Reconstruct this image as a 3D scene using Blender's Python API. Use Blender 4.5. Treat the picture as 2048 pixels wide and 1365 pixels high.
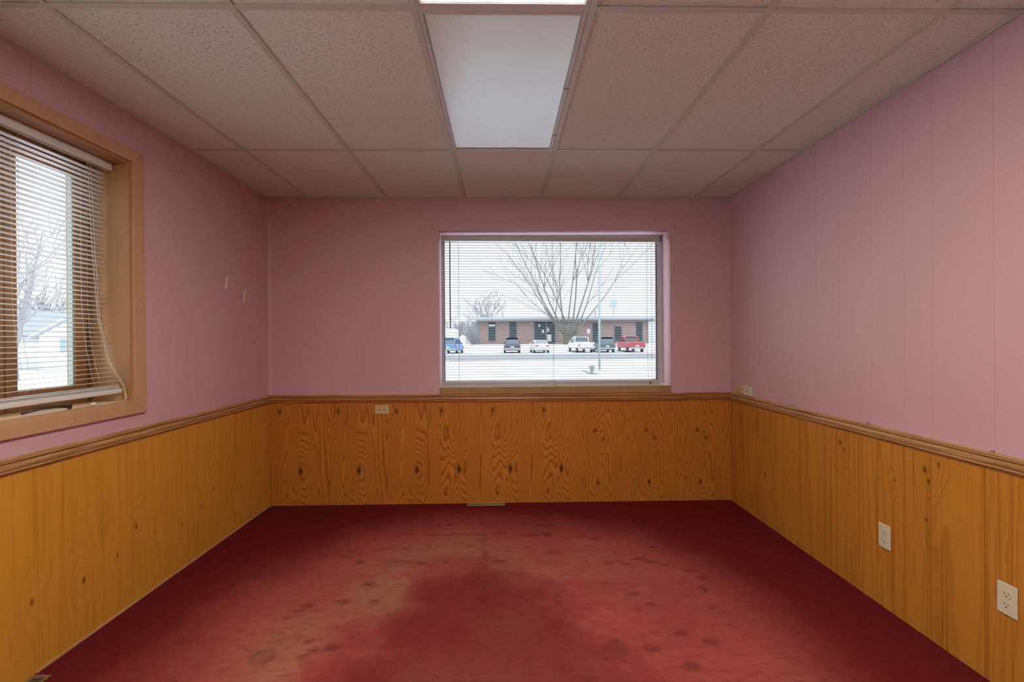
import bpy, bmesh, math, random
import numpy as np
from mathutils import Vector, Matrix

for o in list(bpy.data.objects):
    bpy.data.objects.remove(o)
S = bpy.context.scene
COL = S.collection
rnd = random.Random(7)

# ------------------------------------------------------------------ camera
YAW, PITCH, ROLL, ZC, FPX = 0.01975, -0.002508, 0.006577, 1.2909, 957.265
cy, sy, cp, sp, cr, sr = (math.cos(YAW), math.sin(YAW), math.cos(PITCH), math.sin(PITCH),
                          math.cos(ROLL), math.sin(ROLL))
X1 = Vector((cy, -sy, 0)); Y1 = Vector((sy, cy, 0)); Z0 = Vector((0, 0, 1))
FW = cp * Y1 + sp * Z0; Z2 = -sp * Y1 + cp * Z0
RT = cr * X1 - sr * Z2; UP = sr * X1 + cr * Z2
cam_d = bpy.data.cameras.new('camera'); cam = bpy.data.objects.new('camera', cam_d); COL.objects.link(cam)
cam_d.sensor_width = 36; cam_d.lens = 36 * FPX / 2048; cam_d.clip_start = 0.02; cam_d.clip_end = 600
mw = Matrix.Identity(4)
for i in range(3):
    mw[i][0], mw[i][1], mw[i][2] = RT[i], UP[i], -FW[i]
mw[2][3] = ZC
cam.matrix_world = mw
S.camera = cam

# ------------------------------------------------------------------ world, exposure
S.view_settings.view_transform = 'Standard'
S.view_settings.look = 'None'
S.view_settings.gamma = 1.0
S.view_settings.use_curve_mapping = False
S.view_settings.exposure = 0.46
LAMP_COL = (1.0, 0.945, 0.80)
LAMP_POWER = 21.0
SKY_COL = (0.935, 0.915, 0.955)
SKY_POWER = 0.93
w = bpy.data.worlds.new('overcast'); S.world = w; w.use_nodes = True
wn, wl = w.node_tree.nodes, w.node_tree.links
wn.clear()
wo = wn.new('ShaderNodeOutputWorld'); bg = wn.new('ShaderNodeBackground')
tc = wn.new('ShaderNodeTexCoord'); sx = wn.new('ShaderNodeSeparateXYZ')
mr = wn.new('ShaderNodeMapRange'); mr.inputs['From Min'].default_value = 0.25; mr.inputs['From Max'].default_value = 1.0
mr.inputs['To Min'].default_value = SKY_POWER; mr.inputs['To Max'].default_value = SKY_POWER * 4.6
wl.new(tc.outputs['Generated'], sx.inputs[0]); wl.new(sx.outputs['Z'], mr.inputs['Value'])
ZEN_COL = (0.86, 0.90, 0.99)
mxw = wn.new('ShaderNodeMix'); mxw.data_type = 'RGBA'; mxw.inputs[6].default_value = (*SKY_COL, 1); mxw.inputs[7].default_value = (*ZEN_COL, 1)
mz = wn.new('ShaderNodeMapRange'); mz.inputs['From Min'].default_value = 0.25; mz.inputs['From Max'].default_value = 0.7
wl.new(sx.outputs['Z'], mz.inputs['Value']); wl.new(mz.outputs[0], mxw.inputs[0]); wl.new(mxw.outputs[2], bg.inputs['Color'])
wl.new(mr.outputs[0], bg.inputs['Strength']); wl.new(bg.outputs[0], wo.inputs[0])

# ------------------------------------------------------------------ dimensions
XL, XR, D, HC = -1.835, 1.822, 3.792, 2.416
YF = -1.6                      # wall behind the camera
T = 0.6096                     # ceiling module
GX0, GYA = -1.5147, 2.850      # ceiling grid origin
TH = 0.26                      # outer wall thickness
RAIL = 0.806

# ------------------------------------------------------------------ mesh helper
class MB:
    def __init__(s): s.v = []; s.f = []; s.sm = []
    def add(s, vs, fs, smooth=False):
        b = len(s.v); s.v += [tuple(v) for v in vs]
        s.f += [tuple(b + i for i in f) for f in fs]; s.sm += [smooth] * len(fs); return s
    def box(s, x0, x1, y0, y1, z0, z1):
        x0, x1 = min(x0, x1), max(x0, x1); y0, y1 = min(y0, y1), max(y0, y1); z0, z1 = min(z0, z1), max(z0, z1)
        return s.add([(x0,y0,z0),(x1,y0,z0),(x1,y1,z0),(x0,y1,z0),(x0,y0,z1),(x1,y0,z1),(x1,y1,z1),(x0,y1,z1)],
                     [(0,3,2,1),(4,5,6,7),(0,1,5,4),(1,2,6,5),(2,3,7,6),(3,0,4,7)])
    def obox(s, c, dx, dy, dz, m):
        """box centred at c, half sizes, rotated by 3x3 matrix m"""
        c = Vector(c); vs = []
        for k in (-1, 1):
            for (i, j) in ((-1,-1),(1,-1),(1,1),(-1,1)):
                vs.append(c + m @ Vector((i*dx, j*dy, k*dz)))
        return s.add(vs, [(0,3,2,1),(4,5,6,7),(0,1,5,4),(1,2,6,5),(2,3,7,6),(3,0,4,7)])
    def prism(s, poly, fn, a, b):
        """extrude 2-D polygon; fn(u, v, t) -> xyz"""
        n = len(poly)
        vs = [fn(u, v, a) for u, v in poly] + [fn(u, v, b) for u, v in poly]
        fs = [tuple(range(n))[::-1], tuple(range(n, 2*n))] + [(i, (i+1) % n, n+(i+1) % n, n+i) for i in range(n)]
        return s.add(vs, fs)
    def tube(s, pts, r, n=8, r1=None, cap=True):
        pts = [Vector(p) for p in pts]; N = len(pts); vs = []
        u = None
        for i, p in enumerate(pts):
            d = (pts[min(i+1, N-1)] - pts[max(i-1, 0)])
            if d.length < 1e-9: d = Vector((0, 0, 1))
            d.normalize()
            if u is None:
                u = d.orthogonal().normalized()
            else:
                u = (u - d * u.dot(d))
                u = u.normalized() if u.length > 1e-6 else d.orthogonal().normalized()
            v = d.cross(u)
            rr = r[i] if isinstance(r, (list, tuple)) else (r if r1 is None else r + (r1 - r) * i / max(1, N-1))
            for k in range(n):
                a = 2*math.pi*k/n
                vs.append(p + u*(math.cos(a)*rr) + v*(math.sin(a)*rr))
        fs = []
        for i in range(N-1):
            for k in range(n):
                fs.append((i*n+k, i*n+(k+1) % n, (i+1)*n+(k+1) % n, (i+1)*n+k))
        if cap: fs += [tuple(range(n))[::-1], tuple(range((N-1)*n, N*n))]
        return s.add(vs, fs, True)
    def lathe(s, prof, c, axis='z', n=20):
        """prof = [(r, h)...] about an axis through c"""
        vs = []
        for r, h in prof:
            for k in range(n):
                a = 2*math.pi*k/n; p, q = r*math.cos(a), r*math.sin(a)
                if axis == 'z': vs.append((c[0]+p, c[1]+q, c[2]+h))
                elif axis == 'y': vs.append((c[0]+p, c[1]+h, c[2]+q))
                else: vs.append((c[0]+h, c[1]+p, c[2]+q))
        fs = [tuple(range(n)), tuple(range((len(prof)-1)*n, len(prof)*n))]
        for i in range(len(prof)-1):
            for k in range(n):
                fs.append((i*n+k, i*n+(k+1) % n, (i+1)*n+(k+1) % n, (i+1)*n+k))
        return s.add(vs, fs, False)
    def build(s, name, mat, parent=None, bevel=0, seg=2, smooth=False, autos=False):
        me = bpy.data.meshes.new(name)
        me.from_pydata(s.v, [], s.f); me.validate()
        for p, b in zip(me.polygons, s.sm): p.use_smooth = b or smooth
        bm = bmesh.new(); bm.from_mesh(me); bmesh.ops.recalc_face_normals(bm, faces=bm.faces); bm.to_mesh(me); bm.free()
        if mat: me.materials.append(mat)
        o = bpy.data.objects.new(name, me); COL.objects.link(o)
        if parent:
            o.parent = parent
            o.matrix_parent_inverse = Matrix.Translation(-parent.location)
        if bevel:
            m = o.modifiers.new('bevel', 'BEVEL'); m.width = bevel; m.segments = seg; m.limit_method = 'ANGLE'
        return o

def empty(name, loc):
    o = bpy.data.objects.new(name, None); COL.objects.link(o); o.location = loc; o.empty_display_size = 0.1
    return o
def tag(o, label, cat, group=None):
    o['label'] = label; o['category'] = cat
    if group: o['group'] = group
    return o
def thing(name, label, cat, loc, group=None): return tag(empty(name, loc), label, cat, group)
def struct(o, label=None):
    o['kind'] = 'structure'
    if label: o['label'] = label
    return o
def copy_tree(o, parent=None):
    c = o.copy(); COL.objects.link(c)
    if parent: c.parent = parent
    for ch in list(o.children): copy_tree(ch, c)
    return c

# ------------------------------------------------------------------ materials
class NT:
    """small node-graph writer"""
    def __init__(s, name):
        s.m = bpy.data.materials.new(name); s.m.use_nodes = True
        s.n = s.m.node_tree.nodes; s.l = s.m.node_tree.links; s.n.clear()
        s.out = s.n.new('ShaderNodeOutputMaterial')
    def new(s, t, **kw):
        n = s.n.new(t)
        for k, v in kw.items(): setattr(n, k, v)
        return n
    def set(s, sock, v):
        if hasattr(v, 'is_linked') or isinstance(v, bpy.types.NodeSocket): s.l.new(v, sock)
        else: sock.default_value = v
    def math(s, op, a, b=0.0, c=None):
        n = s.new('ShaderNodeMath', operation=op); s.set(n.inputs[0], a); s.set(n.inputs[1], b)
        if c is not None: s.set(n.inputs[2], c)
        return n.outputs[0]
    def xyz(s, kind='Object'):
        t = s.new('ShaderNodeTexCoord'); p = s.new('ShaderNodeSeparateXYZ'); s.l.new(t.outputs[kind], p.inputs[0])
        return p.outputs[0], p.outputs[1], p.outputs[2]
    def vec(s, x, y, z):
        n = s.new('ShaderNodeCombineXYZ')
        for i, v in enumerate((x, y, z)): s.set(n.inputs[i], v)
        return n.outputs[0]
    def noise(s, v, scale, detail=2.0, rough=0.5, dist=0.0):
        n = s.new('ShaderNodeTexNoise'); s.l.new(v, n.inputs['Vector'])
        n.inputs['Scale'].default_value = scale; n.inputs['Detail'].default_value = detail
        n.inputs['Roughness'].default_value = rough; n.inputs['Distortion'].default_value = dist
        return n.outputs['Fac']
    def ramp(s, f, stops):
        n = s.new('ShaderNodeValToRGB'); s.set(n.inputs[0], f); e = n.color_ramp.elements
        while len(e) < len(stops): e.new(0.5)
        for i, (p, c) in enumerate(stops):
            e[i].position = p; e[i].color = (*c, 1) if len(c) == 3 else c
        return n.outputs[0]
    def mix(s, f, a, b):
        n = s.new('ShaderNodeMix', data_type='RGBA'); s.set(n.inputs[0], f)
        s.set(n.inputs[6], (*a, 1) if isinstance(a, tuple) and len(a) == 3 else a)
        s.set(n.inputs[7], (*b, 1) if isinstance(b, tuple) and len(b) == 3 else b)
        return n.outputs[2]
    def smooth(s, v, a, b):
        n = s.new('ShaderNodeMapRange', interpolation_type='SMOOTHSTEP'); s.set(n.inputs[0], v)
        n.inputs[1].default_value = a; n.inputs[2].default_value = b
        return n.outputs[0]
    def bsdf(s, col, rough=0.5, spec=0.5, metal=0.0, bump=None, bstr=0.2, bdist=0.002):
        p = s.new('ShaderNodeBsdfPrincipled')
        s.set(p.inputs['Base Color'], (*col, 1) if isinstance(col, tuple) and len(col) == 3 else col)
        s.set(p.inputs['Roughness'], rough); p.inputs['Specular IOR Level'].default_value = spec
        p.inputs['Metallic'].default_value = metal
        if bump is not None:
            b = s.new('ShaderNodeBump'); b.inputs['Strength'].default_value = bstr; b.inputs['Distance'].default_value = bdist
            s.l.new(bump, b.inputs['Height']); s.l.new(b.outputs[0], p.inputs['Normal'])
        s.l.new(p.outputs[0], s.out.inputs[0]); return p

def plain(name, col, rough=0.5, spec=0.5, metal=0.0, var=0.06, scale=40):
    g = NT(name); x, y, z = g.xyz()
    f = g.noise(g.vec(x, y, z), scale, 3)
    a = tuple(c*(1-var) for c in col); b = tuple(min(1, c*(1+var)) for c in col)
    g.bsdf(g.mix(f, a, b), rough, spec, metal)
    return g.m

def wood(name, u_axis, base, dark, period=None, knots=(), seed=0.0, lines=30, contrast=0.8, stretch=0.22,
         streak=0.35, rough=0.35, wander=1.0, stripes=None, sfac=0.5):
    """rotary-cut veneer: contour lines of noise sampled round a log; knots push the contours aside"""
    g = NT(name); x, y, z = g.xyz()
    u = x if u_axis == 'x' else y
    if period:
        th = g.math('MULTIPLY', g.math('ADD', u, 10.0), 2*math.pi/period)
        r = 0.28
        v = g.vec(g.math('MULTIPLY', g.math('COSINE', th), r), g.math('MULTIPLY', g.math('SINE', th), r),
                  g.math('ADD', g.math('MULTIPLY', z, stretch), seed))
        up = g.math('MODULO', g.math('ADD', u, 10.0), period)
    else:
        v = g.vec(g.math('MULTIPLY', u, 1.6), seed, g.math('MULTIPLY', z, stretch*0.4)); up = u
    f = g.math('MULTIPLY', g.noise(v, 1.6 if period else 2.2, 1.0, 0.45), lines)
    wob = g.noise(g.vec(g.math('MULTIPLY', u, 14.0), seed, g.math('MULTIPLY', z, 5.0)), 1.0, 2.0)
    f = g.math('ADD', f, g.math('MULTIPLY', wob, 0.9*wander))
    core = None
    for (ku, kz, ks, kst) in knots:
        kk = (ku + 10.0) % period if period else ku
        du = g.math('SUBTRACT', up, kk)
        if period: du = g.math('SUBTRACT', g.math('MODULO', g.math('ADD', du, 1.5*period), period), 0.5*period)
        du = g.math('DIVIDE', du, ks)
        dz = g.math('DIVIDE', g.math('SUBTRACT', z, kz), ks*2.0)
        d2 = g.math('ADD', g.math('MULTIPLY', du, du), g.math('MULTIPLY', dz, dz))
        e = g.math('EXPONENT', g.math('MULTIPLY', d2, -0.055))
        f = g.math('ADD', f, g.math('MULTIPLY', e, kst))
        c = g.math('EXPONENT', g.math('MULTIPLY', g.math('POWER', d2, 1.5), -3.5))
        c = g.math('MULTIPLY', c, min(1.0, 0.5 + 0.12*abs(kst)))
        if kst > 0: core = c if core is None else g.math('MAXIMUM', core, c)
    t = g.math('FRACT', f)
    line = g.ramp(t, [(0.0, (0.0,)*3), (0.55, (0.25,)*3), (0.86, (1,)*3), (0.97, (0.75,)*3), (1.0, (0.0,)*3)])
    pores = g.noise(g.vec(g.math('MULTIPLY', u, 240.0), seed, g.math('MULTIPLY', z, 6.0)), 1.0, 2.0)
    broad = g.noise(g.vec(g.math('MULTIPLY', u, 9.0), seed+3, g.math('MULTIPLY', z, 1.2)), 1.0, 2.0)
    fac = g.math('ADD', g.math('MULTIPLY', line, contrast), g.math('MULTIPLY', g.math('SUBTRACT', pores, 0.45), streak))
    fac = g.math('ADD', fac, g.math('MULTIPLY', g.math('SUBTRACT', broad, 0.5), 0.4))
    if stripes:
        st = g.noise(g.vec(g.math('MULTIPLY', u, stripes), seed+9, g.math('MULTIPLY', z, 0.5)), 1.0, 1.0)
        fac = g.math('ADD', fac, g.math('MULTIPLY', g.smooth(st, 0.55, 0.66), sfac))
    fac = g.math('MINIMUM', g.math('MAXIMUM', fac, 0.0), 1.0)
    col = g.mix(fac, base, dark)
    if core is not None: col = g.mix(core, col, (dark[0]*0.28, dark[1]*0.26, dark[2]*0.4))
    g.bsdf(col, rough, 0.35, bump=fac, bstr=0.12, bdist=0.001)
    return g.m

def paint(name, col):
    g = NT(name); x, y, z = g.xyz()
    v = g.vec(x, y, z)
    blot = g.noise(v, 2.2, 3.0); fine = g.noise(v, 160.0, 2.0)
    f = g.math('ADD', g.math('MULTIPLY', blot, 0.7), g.math('MULTIPLY', fine, 0.3))
    c = g.mix(f, tuple(k*0.95 for k in col), tuple(min(1, k*1.04) for k in col))
    g.bsdf(c, 0.48, 0.35, bump=fine, bstr=0.05, bdist=0.001)
    return g.m

PINK = (0.62, 0.398, 0.448)
M = {}
M['pink'] = paint('pink_paint', PINK)
M['white_wall'] = paint('white_paint', (0.74, 0.73, 0.70))
M['white_trim'] = plain('white_trim_paint', (0.72, 0.69, 0.62), 0.45)
M['tan_board'] = wood('tan_board', 'x', (0.42, 0.27, 0.12), (0.27, 0.16, 0.06), lines=5, contrast=0.3, streak=0.2, seed=4)
M['grid'] = plain('ceiling_grid_paint', (0.60, 0.645, 0.58), 0.45, var=0.03)
M['alu'] = plain('fixture_frame_paint', (0.60, 0.61, 0.60), 0.35, var=0.03)
M['latch'] = plain('latch_steel', (0.30, 0.31, 0.30), 0.35, metal=0.6)
M['ivory'] = plain('ivory_plastic', (0.72, 0.64, 0.46), 0.35, var=0.02)
M['ivory_light'] = plain('pale_ivory_plastic', (0.70, 0.655, 0.47), 0.35, var=0.02)
M['beige'] = plain('beige_plastic', (0.62, 0.47, 0.24), 0.35, var=0.02)
M['dark'] = plain('dark_slot', (0.02, 0.018, 0.015), 0.6)
M['brass'] = plain('brass_enamel', (0.40, 0.34, 0.20), 0.32, metal=0.7)
M['brass_dark'] = plain('dull_bronze', (0.22, 0.19, 0.11), 0.4, metal=0.6)
M['slat'] = plain('white_slat_enamel', (0.74, 0.74, 0.71), 0.35, var=0.02)
M['slat_grey'] = plain('grey_slat_enamel', (0.24, 0.25, 0.27), 0.4, var=0.02)
M['blind_rail'] = plain('grey_white_rail', (0.50, 0.475, 0.455), 0.35, var=0.03)
M['cord'] = plain('white_cord', (0.70, 0.68, 0.60), 0.7)
M['cord_dark'] = plain('grey_cord', (0.22, 0.22, 0.22), 0.7)
M['wand'] = plain('smoky_wand', (0.035, 0.035, 0.04), 0.25)
M['clip'] = plain('clear_plastic_clip', (0.55, 0.50, 0.50), 0.2, var=0.02)
M['tape'] = plain('masking_tape', (0.86, 0.76, 0.60), 0.6)
M['vinyl'] = plain('window_vinyl', (0.62, 0.63, 0.62), 0.4, var=0.03)
M['gap_strip'] = plain('black_gasket', (0.03, 0.03, 0.035), 0.6)
M['sash_wood'] = wood('sash_wood', 'y', (0.34, 0.17, 0.06), (0.20, 0.09, 0.03), lines=4, contrast=0.3, streak=0.3, seed=2)
M['casing_v'] = wood('casing_wood', 'y', (0.56, 0.34, 0.19), (0.42, 0.24, 0.12), lines=5, contrast=0.25, streak=0.25, seed=6, rough=0.4)
M['jamb_wood'] = wood('jamb_wood', 'y', (0.46, 0.255, 0.11), (0.33, 0.17, 0.065), lines=5, contrast=0.25, streak=0.25, seed=8, rough=0.4)
M['steel'] = plain('dark_steel', (0.10, 0.09, 0.08), 0.4, metal=0.8)
M['nail'] = plain('nail_steel', (0.55, 0.52, 0.50), 0.35, metal=0.8)

def horizontal_wood(name, run, base, dark, seed):
    """straight grain running along a moulding"""
    g = NT(name); x, y, z = g.xyz()
    u, wv = (x, y) if run == 'x' else (y, x)
    a = g.noise(g.vec(g.math('MULTIPLY', u, 5.0), g.math('MULTIPLY', wv, 160.0), g.math('MULTIPLY', z, 260.0)), 1.0, 3.0)
    b = g.noise(g.vec(g.math('MULTIPLY', u, 1.5), seed, g.math('MULTIPLY', z, 60.0)), 1.0, 2.0)
    f = g.math('ADD', g.math('MULTIPLY', a, 0.8), g.math('MULTIPLY', b, 0.4))
    f = g.smooth(f, 0.40, 0.82)
    g.bsdf(g.mix(f, base, dark), 0.35, 0.4, bump=a, bstr=0.15, bdist=0.001)
    return g.m
M['rail_x'] = horizontal_wood('chair_rail_oak', 'x', (0.54, 0.25, 0.075), (0.24, 0.09, 0.022), 1.0)
M['rail_y'] = horizontal_wood('chair_rail_oak_side', 'y', (0.58, 0.34, 0.14), (0.27, 0.13, 0.042), 2.0)
M['strip_y'] = horizontal_wood('pale_edge_strip', 'y', (0.55, 0.38, 0.20), (0.36, 0.22, 0.10), 3.0)

def ceiling_tile_mat():
    g = NT('mineral_fibre_tile'); x, y, z = g.xyz(); v = g.vec(x, y, z)
    n1 = g.noise(v, 95.0, 4.0, 0.65); n2 = g.noise(v, 260.0, 2.0)
    pit = g.smooth(n1, 0.56, 0.66)
    c = g.mix(n2, (0.74, 0.80, 0.765), (0.83, 0.885, 0.85))
    c = g.mix(g.math('MULTIPLY', pit, 0.45), c, (0.34, 0.29, 0.26))
    h = g.math('SUBTRACT', g.math('MULTIPLY', n1, -0.6), pit)
    g.bsdf(c, 0.85, 0.2, bump=h, bstr=0.6, bdist=0.003)
    return g.m
M['tile'] = ceiling_tile_mat()

def lens_mat(name, emit=None):
    g = NT(name); x, y, z = g.xyz()
    k = 2*math.pi/0.0085
    a = g.math('SINE', g.math('MULTIPLY', g.math('ADD', x, y), k*0.7071))
    b = g.math('SINE', g.math('MULTIPLY', g.math('SUBTRACT', x, y), k*0.7071))
    h = g.math('MULTIPLY', a, b)
    p = g.bsdf((0.80, 0.94, 0.89), 0.13, 1.0, bump=h, bstr=0.20, bdist=0.0012)
    p.inputs['Specular Tint'].default_value = (0.86, 1.0, 0.96, 1); p.inputs['IOR'].default_value = 2.2; p.inputs['Coat Weight'].default_value = 1.0; p.inputs['Coat Roughness'].default_value = 0.16
    if emit:
        p.inputs['Emission Color'].default_value = (*emit[0], 1)
        p.inputs['Emission Strength'].default_value = emit[1]
    return g.m
M['lens'] = lens_mat('prismatic_lens')
M['lens_lit'] = lens_mat('lit_prismatic_lens', (LAMP_COL, LAMP_POWER))

def glass_mat():
    g = NT('window_glass')
    tr = g.new('ShaderNodeBsdfTransparent'); tr.inputs[0].default_value = (0.93, 0.95, 0.95, 1)
    gl = g.new('ShaderNodeBsdfGlossy'); gl.inputs['Roughness'].default_value = 0.02
    lw = g.new('ShaderNodeLayerWeight'); fr = g.math('ADD', 0.0015, g.math('MULTIPLY', g.math('POWER', lw.outputs['Facing'], 5.0), 0.35))
    mx = g.new('ShaderNodeMixShader')
    g.l.new(fr, mx.inputs[0]); g.l.new(tr.outputs[0], mx.inputs[1]); g.l.new(gl.outputs[0], mx.inputs[2])
    g.l.new(mx.outputs[0], g.out.inputs[0]); return g.m
M['glass'] = glass_mat()

def carpet_mat():
    g = NT('crimson_carpet'); x, y, z = g.xyz(); v = g.vec(x, y, 0.0)
    at = g.new('ShaderNodeAttribute', attribute_name='pale_tone'); ws = g.new('ShaderNodeSeparateColor')
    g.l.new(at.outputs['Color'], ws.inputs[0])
    pale_tone, stain_edge, tan_tone = ws.outputs[0], ws.outputs[1], ws.outputs[2]
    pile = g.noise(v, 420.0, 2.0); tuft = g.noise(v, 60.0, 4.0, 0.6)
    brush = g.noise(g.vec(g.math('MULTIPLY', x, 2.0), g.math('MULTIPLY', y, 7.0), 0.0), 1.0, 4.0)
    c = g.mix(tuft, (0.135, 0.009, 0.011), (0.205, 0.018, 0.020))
    worn = g.mix(tan_tone, (0.47, 0.104, 0.090), (0.43, 0.165, 0.110))  # paler red and tan carpet tones, blended by the mask
    wf = g.math('MULTIPLY', pale_tone, g.math('ADD', 0.72, g.math('MULTIPLY', brush, 0.5)))
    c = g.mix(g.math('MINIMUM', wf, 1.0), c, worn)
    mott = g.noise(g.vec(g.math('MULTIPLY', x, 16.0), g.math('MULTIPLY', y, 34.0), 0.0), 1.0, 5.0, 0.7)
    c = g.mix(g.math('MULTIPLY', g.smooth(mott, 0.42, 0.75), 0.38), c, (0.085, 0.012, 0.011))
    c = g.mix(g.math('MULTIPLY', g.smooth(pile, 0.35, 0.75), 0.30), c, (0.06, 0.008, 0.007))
    c = g.mix(g.math('MULTIPLY', stain_edge, 0.62), c, (0.080, 0.016, 0.015))
    p = g.bsdf(c, 0.95, 0.1, bump=g.math('ADD', g.math('MULTIPLY', pile, 0.7), g.math('MULTIPLY', tuft, 0.5)), bstr=0.8, bdist=0.006)
    p.inputs['Sheen Weight'].default_value = 0.0
    return g.m
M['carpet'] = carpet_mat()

# ------------------------------------------------------------------ room shell
def wall_prism(axis, inner, out_sign, s0, s1, z0, z1, grooves=(), gd=0.0025, gw=0.004):
    """axis 'x': wall plane x=inner running along y; axis 'y': plane y=inner running along x"""
    pts = [(s0, 0.0)]
    for q in sorted(grooves):
        if s0 + 0.01 < q < s1 - 0.01:
            pts += [(q-gw/2, 0.0), (q-gw/4, gd), (q+gw/4, gd), (q+gw/2, 0.0)]
    pts += [(s1, 0.0), (s1, TH), (s0, TH)]
    if axis == 'x': fn = lambda u, v, t: (inner + out_sign*v, u, t)
    else: fn = lambda u, v, t: (u, inner + out_sign*v, t)
    return pts, fn

ZT = 2.66
# left wall with its window opening
LW = dict(y0=1.00, y1=2.404, z0=0.992, z1=2.183)
GL = [1.22, 1.909]
m = MB()
FWN = dict(y0=-1.35, y1=0.45, z0=0.95, z1=2.22)          # added unseen window in the left wall, for neutral fill light
for s0, s1, z0, z1 in ((YF-TH, FWN['y0'], 0, ZT), (FWN['y1'], LW['y0'], 0, ZT), (LW['y1'], D, 0, ZT), (LW['y0'], LW['y1'], 0, LW['z0']), (LW['y0'], LW['y1'], LW['z1'], ZT),
                       (FWN['y0'], FWN['y1'], 0, FWN['z0']), (FWN['y0'], FWN['y1'], FWN['z1'], ZT)):
    p, fn = wall_prism('x', XL, -1, s0, s1, z0, z1, GL, 0.0012, 0.003); m.prism(p, fn, z0, z1)
wall_left = struct(m.build('wall_left', M['pink']))
# back wall with its window opening
BW = dict(x0=-0.501, x1=1.339, z0=0.918, z1=2.155)
GB = [-1.24, -0.633, -0.239, 0.018, 0.582, 0.98, 1.341, 1.60]
m = MB()
for s0, s1, z0, z1 in ((XL-TH, BW['x0'], 0, ZT), (BW['x1'], XR+TH, 0, ZT), (BW['x0'], BW['x1'], 0, BW['z0']), (BW['x0'], BW['x1'], BW['z1'], ZT)):
    p, fn = wall_prism('y', D, 1, s0, s1, z0, z1, GB, 0.0010, 0.003); m.prism(p, fn, z0, z1)
wall_back = struct(m.build('wall_back', M['pink']))
m = MB()
for sx_, sz_ in ((-0.547, 2.184), (-0.547, 2.176), (0.41, 2.184), (0.41, 2.176), (1.381, 2.184), (1.381, 2.176)):
    m.lathe([(0.0028, 0), (0.0028, -0.0012)], (sx_, D, sz_), 'y', 10)
m.build('screw_holes', plain('screw_hole_brown', (0.10, 0.04, 0.035), 0.8), wall_back)
# right wall
GR = [3.35, 2.97, 2.745, 2.559, 2.33, 2.136, 1.992, 1.738, 1.33, 0.92, 0.5, 0.1, -0.4, -0.9]
m = MB(); p, fn = wall_prism('x', XR, 1, YF-TH, D, 0, ZT, GR, 0.0016, 0.0032); m.prism(p, fn, 0, ZT)
wall_right = struct(m.build('wall_right', M['pink']))
m = MB(); p, fn = wall_prism('y', YF, -1, XL-TH, XR+TH, 0, ZT); m.prism(p, fn, 0, ZT)
wall_front = struct(m.build('wall_front', M['white_wall']))

# wainscot panels
WB, WD = (0.60, 0.235, 0.034), (0.30, 0.085, 0.010)
wa = wood('veneer_back_left', 'x', WB, WD, 0.455, [(-1.59, 0.270, 0.026, 4.5), (-1.75, 0.735, 0.018, 3.0), (-1.70, 0.080, 0.012, 2.0), (-1.63, 0.56, 0.03, -1.5)], 1.3)
wb = wood('veneer_back_middle', 'x', WB, WD, 0.405, [(-0.35, 0.270, 0.026, 4.5), (-0.485, 0.735, 0.018, 3.0), (-0.46, 0.085, 0.012, 2.0), (-0.40, 0.56, 0.03, -1.5)], 1.35)
wc = wood('veneer_back_right', 'x', WB, WD, 0.410, [(0.73, 0.565, 0.016, 3.0), (0.75, 0.15, 0.018, 3.5), (0.63, 0.17, 0.009, 1.5), (0.80, 0.50, 0.014, 1.5)], 7.9, lines=34)
for a, b, mt in ((XL, -0.600, wa), (-0.5985, 0.620, wb), (0.6215, XR, wc)):
    MB().box(a, b, D-0.006, D, 0, RAIL+0.01).build('wainscot_panel', mt, wall_back)
LB, LD = (0.66, 0.31, 0.043), (0.42, 0.155, 0.018)
kl = [(2.417,.375,.013,3), (2.299,.282,.011,2), (2.118,.254,.013,3), (1.887,.287,.012,2), (3.053,.367,.011,2.5),
      (2.937,.288,.010,2), (2.756,.251,.010,2), (2.542,.295,.008,1.5), (3.286,.115,.012,2.5), (3.74,.123,.010,2), (3.2,.24,.010,2)]
wl_ = wood('veneer_left', 'y', LB, LD, None, kl, 3.1, lines=16, contrast=0.26, streak=0.40, stripes=34.0, sfac=0.2)
for a, b in ((YF, 0.69), (0.6915, 1.9125), (1.914, 3.133), (3.1345, D-0.006)):
    MB().box(XL, XL+0.006, a, b, 0, RAIL+0.01).build('wainscot_panel', wl_, wall_left)
RB, RD = (0.58, 0.245, 0.036), (0.32, 0.110, 0.014)
kr = [(2.545,.727,.013,3), (2.515,.693,.010,2), (2.027,.719,.013,3), (2.008,.671,.011,2), (3.284,.343,.013,3), (1.96,.758,.010,2), (2.02,.505,.010,2), (2.66,.66,.008,1.5), (2.185,.63,.008,1.5)]
wr_ = wood('veneer_right', 'y', RB, RD, None, kr, 5.7, lines=18, contrast=0.36, streak=0.45, stripes=60.0, sfac=0.38)
for a, b in ((YF, 0.545), (0.5465, 1.770), (1.7725, 2.99), (2.9915, D-0.006)):
    MB().box(XR-0.006, XR, a, b, 0, RAIL+0.01).build('wainscot_panel', wr_, wall_right)
MB().box(XL, XR, YF, YF+0.006, 0, RAIL+0.01).build('wainscot_panel', wood('veneer_front', 'x', WB, WD, 0.42, [], 2.0), wall_front)

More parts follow.
